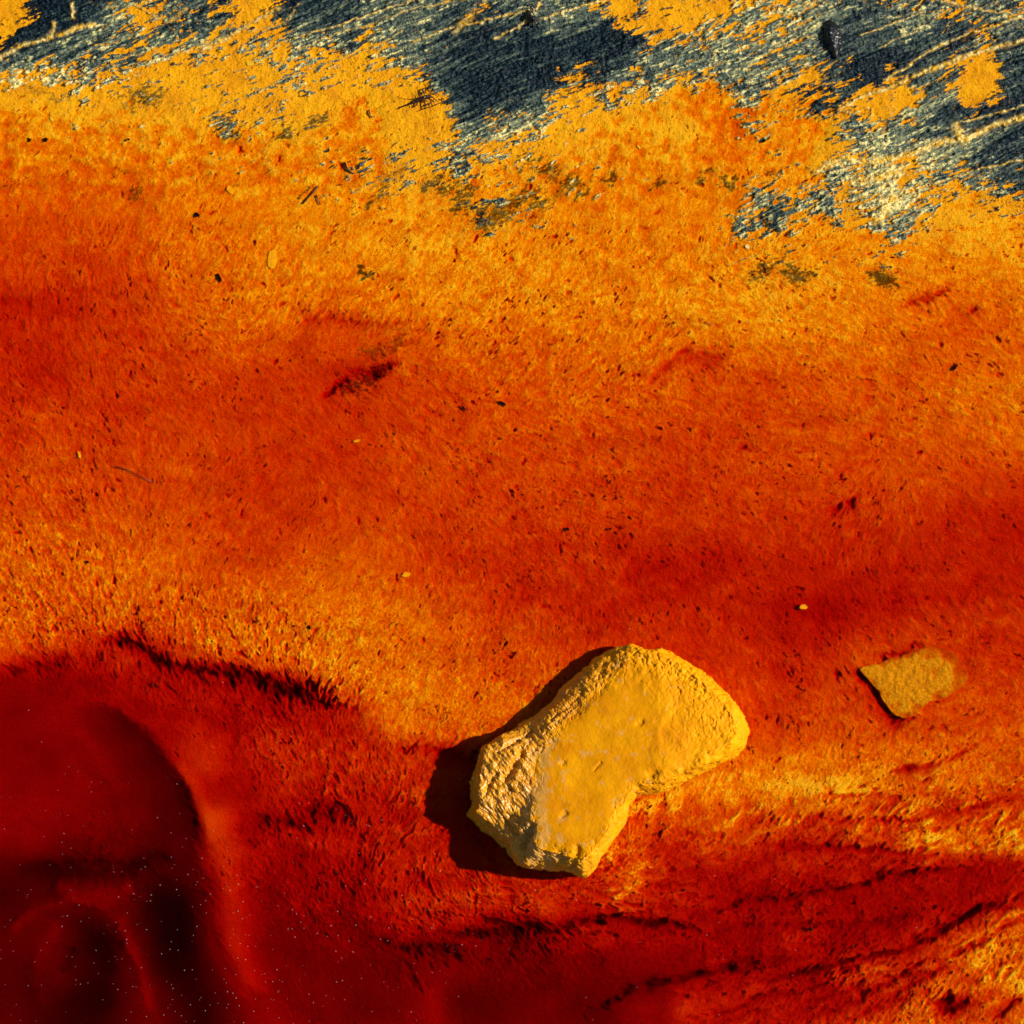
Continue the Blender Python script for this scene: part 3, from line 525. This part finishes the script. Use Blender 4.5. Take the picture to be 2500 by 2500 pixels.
P = np.stack(rings); F = np.stack(fac); k_ = 1 - P[..., 2] / H
Pw = np.stack([(P[..., 0] - S / 2) / S * k_, (S / 2 - P[..., 1]) / S * k_, P[..., 2]], -1)
dS = np.gradient(Pw, axis=0); dT = np.roll(Pw, -1, 1) - np.roll(Pw, 1, 1); N_ = np.cross(dS, dT); N_ /= np.linalg.norm(N_, axis=-1, keepdims=True) + 1e-12
q = Pw * 1000
r1 = fbm3(q[..., 0] / 26, q[..., 1] / 26, q[..., 2] / 26, 4, 3); r2 = fbm3(q[..., 0] / 7, q[..., 1] / 7, q[..., 2] / 7, 4, 9, .6)
cell = np.abs(fbm3(q[..., 0] / 15 + 3, q[..., 1] / 15, q[..., 2] / 15, 3, 15)); r4 = fbm3(q[..., 0] / 2.6, q[..., 1] / 2.6, q[..., 2] / 2.6, 2, 19)
r5 = fbm3((q[..., 0] + .8 * q[..., 1]) / 5, (q[..., 1] - .5 * q[..., 0]) / 16, q[..., 2] / 10, 3, 27, .6)
edge = np.zeros(F.shape); edge[NS1 - 60:NS1] = np.linspace(0, 1, 60)[:, None] ** 1.5; edge[NS1:] = 1
rough_right = smooth(1180, 1330, P[..., 0]) * .55 + smooth(1330, 1250, P[..., 1]) * .5
loc = np.clip(edge * .55 + rough_right * .8, 0.06, 1)
disp = F * (2.8 * r1 + .8 * r2 + 1.4 * r5 - .8 * smooth(.10, 0, cell) + .22 * r4) + (1 - F) * loc * (1.5 * r1 + 1.3 * r2 + .45 * r4 - 1.1 * smooth(.12, 0, cell)) + (1 - F) * .6 * r1
zz = (P[..., 0], P[..., 1])
for (a_, b_), wd, dp in [(((985, 1420), (955, 1470)), 7, 5), (((1002, 1560), (985, 1600)), 7, 6), (((935, 1460), (915, 1500)), 5, 3), (((1225, 1462), (1236, 1458)), 7, 2.2), (((1060, 1442), (1064, 1438)), 4, 1.2), (((1060, 1540), (1066, 1534)), 5, 1.2), (((1120, 1455), (1132, 1440)), 3, .9), (((1205, 1365), (1210, 1362)), 5, 1.4),
                         (((1090, 1600), (1080, 1640)), 6, 2.4), (((1055, 1610), (1060, 1618)), 6, 2), (((950, 1545), (985, 1590)), 3, 2.5), (((940, 1420), (1000, 1380)), 3, 2.5), (((1040, 1360), (1110, 1295)), 2.6, 1.0), (((1020, 1392), (1090, 1325)), 2.2, .8)]:
    ex, ey = b_[0] - a_[0], b_[1] - a_[1]; s_ = np.clip(((zz[0] - a_[0]) * ex + (zz[1] - a_[1]) * ey) / (ex * ex + ey * ey), 0, 1)
    d = np.hypot(zz[0] - a_[0] - s_ * ex, zz[1] - a_[1] - s_ * ey) + 2.5 * r2; disp = disp - dp * np.exp(-(d / wd) ** 2) * (np.arange(len(F)) < NS1 + NS2)[:, None]
Pw = Pw + N_ * disp[..., None] / 1000 * np.where(np.abs(N_[..., 2:]) > 0, 1, 1)
sgn = 1 if N_[NS1 // 2, :, 2].mean() > 0 else -1
if sgn < 0: Pw = Pw - 2 * N_ * disp[..., None] / 1000
rm = rings_mesh("rock", list(Pw))
if sgn < 0: pass
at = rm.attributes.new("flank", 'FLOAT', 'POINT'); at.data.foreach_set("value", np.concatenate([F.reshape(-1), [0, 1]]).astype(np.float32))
pk = smooth(.25, .75, fbm3(q[..., 0] / 9, q[..., 1] / 9, q[..., 2] / 9, 4, 44, .6) + 1.0 * smooth(70, 0, P[..., 0] - 1012) * smooth(1370, 1440, P[..., 1]) * smooth(-40, 0, P[..., 0] - 1012) - .15)
pk = pk * smooth(1320, 1200, P[..., 0])
at = rm.attributes.new("pale", 'FLOAT', 'POINT'); at.data.foreach_set("value", np.concatenate([np.clip(pk, 0, 1).reshape(-1), [0, 0]]).astype(np.float32))
m, nt, bs = new_mat("ochre_crusted_rock"); g = nt.nodes.new("ShaderNodeTexCoord").outputs["Object"]
ng = noise(nt, 420, g, 5, .7); nl = noise(nt, 40, g, 4, .6)
col = ramp(nt, nl, [(.3, (.70, .235, .0005)), (.55, (.80, .305, .0005)), (.75, (.86, .37, .001))])
col = mixc(nt, ramp(nt, ng, [(.30, (.5, .5, .5)), (.42, (0, 0, 0))]), col, (.40, .17, .005))
col = mixc(nt, math_(nt, 'MULTIPLY', attr(nt, "flank"), .6), col, mixc(nt, nl, (.40, .16, .003), (.74, .33, .010)))  # browner flank: its turn from the sun is put into the colour
col = mixc(nt, math_(nt, 'MULTIPLY', attr(nt, "pale"), .5), col, (.66, .36, .10))
nt.links.new(col, bs.inputs["Base Color"])
nt.links.new(math_(nt, 'MULTIPLY_ADD', attr(nt, "flank"), -.30, .58), bs.inputs["Roughness"]); nt.links.new(math_(nt, 'MULTIPLY_ADD', attr(nt, "flank"), .5, .06), bs.inputs["Specular IOR Level"])
bs.inputs["Coat Weight"].default_value = .015; bs.inputs["Coat Roughness"].default_value = .18
b = nd(nt, "ShaderNodeBump", Strength=.35, Distance=.0012); nt.links.new(ng, b.inputs["Height"]); nt.links.new(b.outputs[0], bs.inputs["Normal"])
rock = link("rock", rm, m, label="large bean shaped rock coated in bright yellow ochre, standing out of the red water", cat="rock"); centre(rock)

# ------------------------------------------------------------------ generic stone
def stone(name, out, c, h_top, h_rim, z_bot, disp_mm, mat, n=220, ns=60, ntop=70, tilt=None, power=2.0, seed=1, **tags):
    th, Ro = star(out, c, n); Ro = (np.roll(Ro, 1) + 2 * Ro + np.roll(Ro, -1)) / 4; rings = []
    for s_ in np.linspace(.01, 1, ntop, endpoint=False):
        x = c[0] + Ro * s_ * np.cos(th); y = c[1] - Ro * s_ * np.sin(th); z = h_rim + (h_top - h_rim) * (1 - s_ ** power)
        if tilt is not None: z = z + tilt(x, y, s_)
        rings.append(np.stack([x, y, z], 1))
    zr = rings[-1][:, 2]
    for s_ in np.linspace(0, 1, ns):
        R = Ro * (1 - .10 * s_ ** 1.5); rings.append(np.stack([c[0] + R * np.cos(th), c[1] - R * np.sin(th), zr + (z_bot - zr) * s_], 1))
    P = np.stack(rings); k_ = 1 - P[..., 2] / H
    Q = np.stack([(P[..., 0] - S / 2) / S * k_, (S / 2 - P[..., 1]) / S * k_, P[..., 2]], -1); q = Q * 1000
    D = fbm3(q[..., 0] / disp_mm[1], q[..., 1] / disp_mm[1], q[..., 2] / disp_mm[1], 4, seed, .55) * disp_mm[0]
    nrm = np.stack([Q[..., 0] - Q[..., 0].mean(), Q[..., 1] - Q[..., 1].mean(), np.maximum(Q[..., 2] - z_bot, 0) * 2], -1); nrm /= np.linalg.norm(nrm, axis=-1, keepdims=True) + 1e-9
    Q = Q + nrm * D[..., None] / 1000
    o = link(name, rings_mesh(name, list(Q)), mat, **tags); centre(o); return o
small_mat = simple_mat("film_covered_stone", (.38, .120, .001), .8, (.58, .205, .001), 420, .03, .6, .0014)
stone("flat_rock", [(1620,1261),(1658,1254),(1698,1241),(1736,1225),(1766,1219),(1802,1235),(1820,1259),(1828,1287),(1796,1307),(1752,1322),(1730,1345),(1712,1356),(1686,1347),(1674,1331),(1658,1303),(1636,1279)],
      (1725, 1280), .0003, -.0007, -.022, (1.0, 10), small_mat, tilt=lambda x, y, s: -.0004 * np.clip((x - 1762) / 60, 0, 1) - .0006 * np.clip((1262 - y) / 35, 0, 1) + .0005 * np.clip((1720 - x) / 80, 0, 1), power=5, seed=4,
      label="flat orange stone barely breaking the water to the right of the large yellow rock", cat="rock")
bm_, nt, bs = new_mat("wet_black_stone"); g = nt.nodes.new("ShaderNodeTexCoord").outputs["Object"]
nn = noise(nt, 900, g, 3, .6); nb = noise(nt, 300, g, 2, .6)
nt.links.new(ramp(nt, nn, [(.4, (.0008, .001, .002)), (.7, (.006, .007, .005))]), bs.inputs["Base Color"]); bs.inputs["Roughness"].default_value = .09; bs.inputs["Specular IOR Level"].default_value = .5
b = nd(nt, "ShaderNodeBump", Strength=1.0, Distance=.0016); nt.links.new(nb, b.inputs["Height"]); nt.links.new(b.outputs[0], bs.inputs["Normal"])
pz = zbed(1568, 75)
stone("pebble", [(1468+690*.12, 420*.12),(1468+720*.12,350*.12),(1468+800*.12,310*.12),(1468+870*.12,330*.12),(1468+950*.12,400*.12),(1468+1000*.12,480*.12),(1468+1020*.12,570*.12),(1468+1010*.12,650*.12),(1468+980*.12,750*.12),(1468+950*.12,880*.12),(1468+930*.12,930*.12),(1468+880*.12,880*.12),(1468+830*.12,800*.12),(1468+790*.12,700*.12),(1468+740*.12,600*.12),(1468+700*.12,500*.12)],
      (1571, 70), .0105, .0050, pz - .006, (.9, 6), bm_, n=160, ns=24, ntop=50, tilt=lambda x, y, s: -.00010 * np.abs(x - (1568 + (y - 70) * .22)) , power=2.6, seed=8,
      label="glossy black wet pebble on the grey slate near the top right", cat="pebble")

# ------------------------------------------------------------------ spiky plant scraps lying on the shallows
def tube(bm, pts, r0, r1, seg=6):
    prev = None; n = len(pts)
    for i, p in enumerate(pts):
        p = Vector(p); d = (Vector(pts[min(i + 1, n - 1)]) - Vector(pts[max(i - 1, 0)])).normalized()
        a = d.cross(Vector((0, 0, 1))); a = a.normalized() if a.length > 1e-6 else Vector((1, 0, 0)); b_ = d.cross(a)
        r = r0 + (r1 - r0) * i / (n - 1)
        ring = [bm.verts.new(p + (a * math.cos(k * 2 * math.pi / seg) + b_ * math.sin(k * 2 * math.pi / seg)) * r) for k in range(seg)]
        if prev:
            for k in range(seg): bm.faces.new((prev[k], prev[(k + 1) % seg], ring[(k + 1) % seg], ring[k]))
        else: bm.faces.new(ring[::-1])
        prev = ring
    bm.faces.new(prev)
def spiky(name, lines, label, mat, basez):
    bm = bmesh.new()
    for pts, r0, r1 in lines:
        PP = []
        for i in range(len(pts) - 1):
            for s_ in (0, .33, .67):
                PP.append(tuple(pts[i][k] + (pts[i + 1][k] - pts[i][k]) * s_ + (random.uniform(-.5, .5) if k < 2 else 0) for k in range(3)))
        PP.append(pts[-1]); tube(bm, [W(x, y, basez + z / 1000) for x, y, z in PP], r0 / 1000, r1 / 1000)
    me_ = bpy.data.meshes.new(name); bm.to_mesh(me_); bm.free(); me_.polygons.foreach_set("use_smooth", [True] * len(me_.polygons))
    o = link(name, me_, mat, label=label, cat="plant scrap", group="spiky dark plant scraps on the wet slate"); centre(o)
twm = simple_mat("dark_twig", (.006, .003, .003), .35, (.02, .008, .005), 500, .5)
rdm = simple_mat("reddish_dark_twig", (.012, .003, .002), .4, (.05, .010, .003), 300, .5)
f = lambda u, v: (734.2 + u * .08, 139.1 + v * .08)     # inside the zoomed crop of the scrap
def L3(seq, r0, r1): return ([(*f(u, v), z) for u, v, z in seq], r0, r1)
zb = zbed(800, 190) + .0004
spiky("plant_scrap", [L3([(200, 830, .3), (300, 775, .6), (450, 730, 1.2), (620, 660, 2.2)], .35, 1.2), L3([(620, 660, 2.2), (720, 600, 2.8), (860, 545, 3)], 1.6, 2.1), L3([(860, 545, 3), (940, 520, 3), (1030, 560, 2.4)], 1.9, .9),
    L3([(840, 490, 3), (800, 400, 2.5), (790, 350, 2)], .8, .7), L3([(790, 350, 2), (850, 345, 2), (950, 430, 1.8), (1040, 470, 1.5), (1130, 465, 1), (1200, 530, .5)], .55, .25), L3([(940, 420, 2), (935, 320, 1.2), (900, 240, .4)], .4, .2),
    L3([(940, 320, 1.2), (1040, 290, .4)], .3, .2), L3([(1030, 560, 2.4), (1150, 650, 2), (1050, 590, 1)], .4, .3), L3([(860, 560, 2.5), (840, 700, 2), (820, 820, 1), (700, 880, .4)], .7, .3), L3([(840, 760, 1.6), (900, 720, 1.8), (1000, 670, 1.6)], .6, .4),
    L3([(820, 810, 1), (950, 790, 1), (1060, 750, 1.5), (1180, 700, 1.4), (1290, 660, .8)], .45, .35), L3([(1000, 670, 1.6), (1000, 740, 1.2)], .4, .4), L3([(1040, 600, 2), (1070, 740, 1.2)], .35, .3), L3([(690, 560, 2.4), (450, 600, 1), (280, 570, .4), (180, 520, .2)], .3, .12),
    L3([(730, 530, 2.4), (690, 440, 1), (650, 390, .3)], .3, .12), L3([(700, 650, 1.8), (600, 780, .8), (570, 800, .3)], .7, .3), L3([(760, 640, 2), (860, 640, 2), (900, 640, 1.6)], .7, .5), L3([(460, 830, .3), (430, 930, .3), (390, 1040, .2)], .2, .1),
    L3([(1230, 590, .8), (1290, 600, .6), (1310, 670, .5)], .6, .4), L3([(540, 740, 1), (510, 800, .3)], .4, .2)],
    "dark reddish spiky plant scrap on orange crust, upper left of centre", rdm, zb)
f = lambda u, v: (912 + u * .088, v * .088)
zb = zbed(1004, 36) + .0004
spiky("plant_scrap", [L3([(960, 320, 2), (1040, 370, 3), (1090, 420, 3)], 2.2, 2.0), L3([(1090, 350, 3), (1120, 340, 3)], 1.0, .9), L3([(920, 50, .5), (1050, 110, 1.2), (1110, 180, 1.8), (1120, 260, 2.4)], .3, .45), L3([(1000, 140, 1.5), (1040, 200, 2.4), (1090, 350, 3)], .4, .6),
    L3([(840, 385, .5), (940, 400, 1.5), (1020, 400, 2.6)], .4, .8), L3([(960, 460, 1), (1040, 420, 2.4)], .5, .8), L3([(1100, 400, 3), (1110, 500, 1.6), (1110, 590, .4)], .9, .3), L3([(1100, 390, 3), (1190, 460, 2), (1250, 580, .6)], .8, .35), L3([(1250, 580, .6), (1275, 690, .2)], .3, .12),
    L3([(1120, 400, 2.6), (1230, 430, 1), (1330, 360, .4)], .4, .15), L3([(980, 500, .8), (1040, 550, .6)], .8, .5), L3([(900, 330, 1), (980, 340, 2)], .3, .7), L3([(950, 250, 1), (990, 310, 2)], .3, .6), L3([(860, 160, .5), (930, 220, .8), (1010, 250, 1.8)], .3, .4)],
    "black spiky plant scrap on bare grey slate at the top edge", twm, zb)

# ------------------------------------------------------------------ flakes, twigs and specks
def chip(x, y, w, l, ang, z, thick=.0004, seed=0, curl=.0):
    r = random.Random(seed); n = 11; bm = bmesh.new(); ca_, sa_ = math.cos(ang), math.sin(ang); top = []; bot = []
    for k in range(n):
        a = 2 * math.pi * k / n; rr = r.uniform(.55, 1.1); u, v = l / 2 * rr * math.cos(a), w / 2 * rr * math.sin(a)
        X, Y = x + u * ca_ - v * sa_, y + u * sa_ + v * ca_; dz = curl * (u / (l / 2)) ** 2
        top.append(bm.verts.new(W(X, Y, z + thick + dz))); bot.append(bm.verts.new(W(X, Y, z + dz - .0002)))
    ct = bm.verts.new(W(x, y, z + thick * 1.5)); bm.faces.new(bot)
    for k in range(n):
        j = (k + 1) % n; bm.faces.new((ct, top[j], top[k])); bm.faces.new((top[k], top[j], bot[j], bot[k]))
    bmesh.ops.recalc_face_normals(bm, faces=bm.faces[:]); me_ = bpy.data.meshes.new("chip"); bm.to_mesh(me_); bm.free(); return me_
yel = simple_mat("yellow_flake", (.58, .30, .01), .6, (.72, .44, .03), 200, .04)
ora = simple_mat("orange_flake", (.60, .21, .001), .7, (.76, .29, .002), 200, .04)
pal = simple_mat("pale_flake", (.6, .42, .10), .6, (.7, .52, .2), 200, .04)
blk = simple_mat("black_speck", (.003, .001, .001), .9, (.010, .004, .002), 300, .05)
def surf(x, y): return max(zbed(x, y), 0) + .0003
FL = [("leaf_flake", 514, 487, 24, 40, 1.7, ora, "large oval orange flake below the upper left twigs"),
 ("leaf_flake", 435, 358, 16, 20, .6, ora, "squarish orange flake left of the curved black twigs"),
 ("leaf_flake", 370, 206, 7, 13, 1.9, yel, "narrow yellow flake on orange crust, upper left"),
 ("leaf_flake", 97, 224, 6, 13, 1.2, yel, "crooked yellow sliver at the upper left"),
 ("leaf_flake", 1411, 466, 11, 11, 0, pal, "round cream flake on yellow crust under the slate tongue"),
 ("leaf_flake", 766, 1084, 9, 19, -.1, ora, "long orange flake left of centre, lower middle"),
 ("leaf_flake", 673, 832, 6, 16, -.3, ora, "thin orange flake below the dark brown stain"),
 ("leaf_flake", 150, 858, 8, 20, 1.3, ora, "upright orange flake on red crust at the far left"),
 ("leaf_flake", 1474, 604, 8, 8, 0, yel, "small yellow flake right of centre, upper half"),
 ("leaf_flake", 845, 356, 6, 8, .5, yel, "small yellow flake under the plant scraps"),
 ("leaf_flake", 1206, 278, 5, 10, .8, yel, "thin yellow sliver beside the orange bump in the slate"),
 ("leaf_flake", 1516, 1145, 10, 20, -.1, ora, "dull orange flake above the flat orange stone"),
 ("leaf_flake", 472, 120, 11, 18, -.4, yel, "bright yellow flake at the edge of the slate, upper left"),
 ("leaf_flake", 636, 375, 4, 5, 0, pal, "tiny pale yellow dot beside the black twigs")]
for i, (nm, x, y, w, l, a, mt, lb) in enumerate(FL):
    o = link(nm, chip(x, y, w, l, a, surf(x, y), .0002, i, .0003), mt, label=lb, cat="flake", group="small flakes scattered on the crust and water"); centre(o)
BL = [(56, 264, 7, 9, 1.3, "left of a pair of black specks at the upper left"), (86, 264, 9, 10, .3, "right of a pair of black specks at the upper left"), (243, 263, 5, 6, 0, "small black speck under the yellow sliver, upper left"),
 (372, 405, 10, 11, 0, "round black speck beside the squarish orange flake"), (413, 523, 8, 20, 1.2, "doubled black chip left of the large oval orange flake"), (948, 761, 6, 19, .6, "long black chip at the middle of the orange crust"),
 (876, 770, 4, 16, .7, "curved black chip, left of the one in the middle"), (1803, 692, 6, 20, -.9, "dark olive chip near the right edge"), (165, 1060, 4, 8, .9, "short black chip at the lower left crust"),
 (293, 1293, 5, 12, .9, "black chip in the dark gully at the lower left"), (584, 1184, 5, 10, 1.3, "black chip on orange crust above the lower left gully"), (1071, 998, 8, 8, 0, "black speck below the middle, on red crust"),
 (555, 1181, 4, 5, .2, "tiny black speck on the orange crust above the gully"), (895, 1418, 6, 14, .4, "black chip touching the big rock's shadow"), (1151, 2010 - 1000 - 12, 5, 6, 0, "black speck right of centre"),
 (1529, 1753, 9, 12, .3, "round black speck in the dark red lower right"), (1152, 1800 + 210, 8, 20, -.8, ""), (2427 * 0 + 1152, 2010, 1, 1, 0, "")]
for i, (x, y, w, l, a, lb) in enumerate(BL):
    if not lb: continue
    o = link("black_chip", chip(x, y, w, l, a, surf(x, y), .0009, 50 + i), blk, label=lb, cat="chip", group="black chips scattered on the crust"); centre(o)
def twig(pts, r, label, mat):
    bm = bmesh.new(); PP = [W(x, y, surf(x, y) + .0008) for x, y in pts]; tube(bm, PP, r / 1000, r * .6 / 1000)
    me_ = bpy.data.meshes.new("twig"); bm.to_mesh(me_); bm.free(); me_.polygons.foreach_set("use_smooth", [True] * len(me_.polygons))
    o = link("twig", me_, mat, label=label, cat="twig", group="short dark twigs on the crust"); centre(o)
twig([(650, 306), (653, 314), (657, 321), (662, 325), (669, 327)], 1.0, "bent black twig on orange crust between the flakes, upper left", twm)
twig([(571, 384), (580, 374), (590, 363), (600, 351)], .8, "crusted dark twig slanting up to the right, upper left", twm)
twig([(597, 368), (599, 376), (604, 386)], .7, "short curved twig just below the slanting one", twm)
twig([(696, 207), (697, 214), (701, 221), (708, 219)], .7, "small hooked twig left of the reddish plant scrap", twm)
twig([(218, 880), (240, 886), (268, 900), (290, 910)], .5, "thin straight twig beside the upright flake at the far left", rdm)
twig([(1330, 608), (1344, 614)], .4, "fine short twig right of centre", rdm)

# pale dust floating on the pool
pm, nt, bs = new_mat("pale_dust"); bs.inputs["Base Color"].default_value = (.8, .68, .55, 1); bs.inputs["Roughness"].default_value = .3
bm = bmesh.new(); r = random.Random(3)
def dust(x, y, s):
    c_ = Vector(W(x, y, .0004)); a = r.uniform(0, 3.14); vs_ = []
    for k in range(5):
        b_ = a + k * 2 * math.pi / 5; vs_.append(bm.verts.new(c_ + Vector((math.cos(b_) * s * r.uniform(.6, 1.2), math.sin(b_) * s * r.uniform(.5, 1), 0))))
    tp = bm.verts.new(c_ + Vector((0, 0, s * .7))); 
    for k in range(5): bm.faces.new((vs_[k], vs_[(k + 1) % 5], tp))
    bm.faces.new(vs_[::-1])
n_ = 0
while n_ < 620:
    x = r.uniform(-150, 1750); y = r.uniform(1180, 2080)
    p_ = math.exp(-((x - 430) / 420) ** 2) * math.exp(-((y - 1800) / 260) ** 2) + .10 * (y > 1650) + .02
    if r.random() > p_: continue
    dust(x, y, r.choice([.0002, .00026, .0003, .00042])); n_ += 1
me_ = bpy.data.meshes.new("floating_dust"); bm.to_mesh(me_); bm.free()
link("floating_dust", me_, pm, label="fine pale dust floating on the dark red pool", cat="dust", kind="stuff")
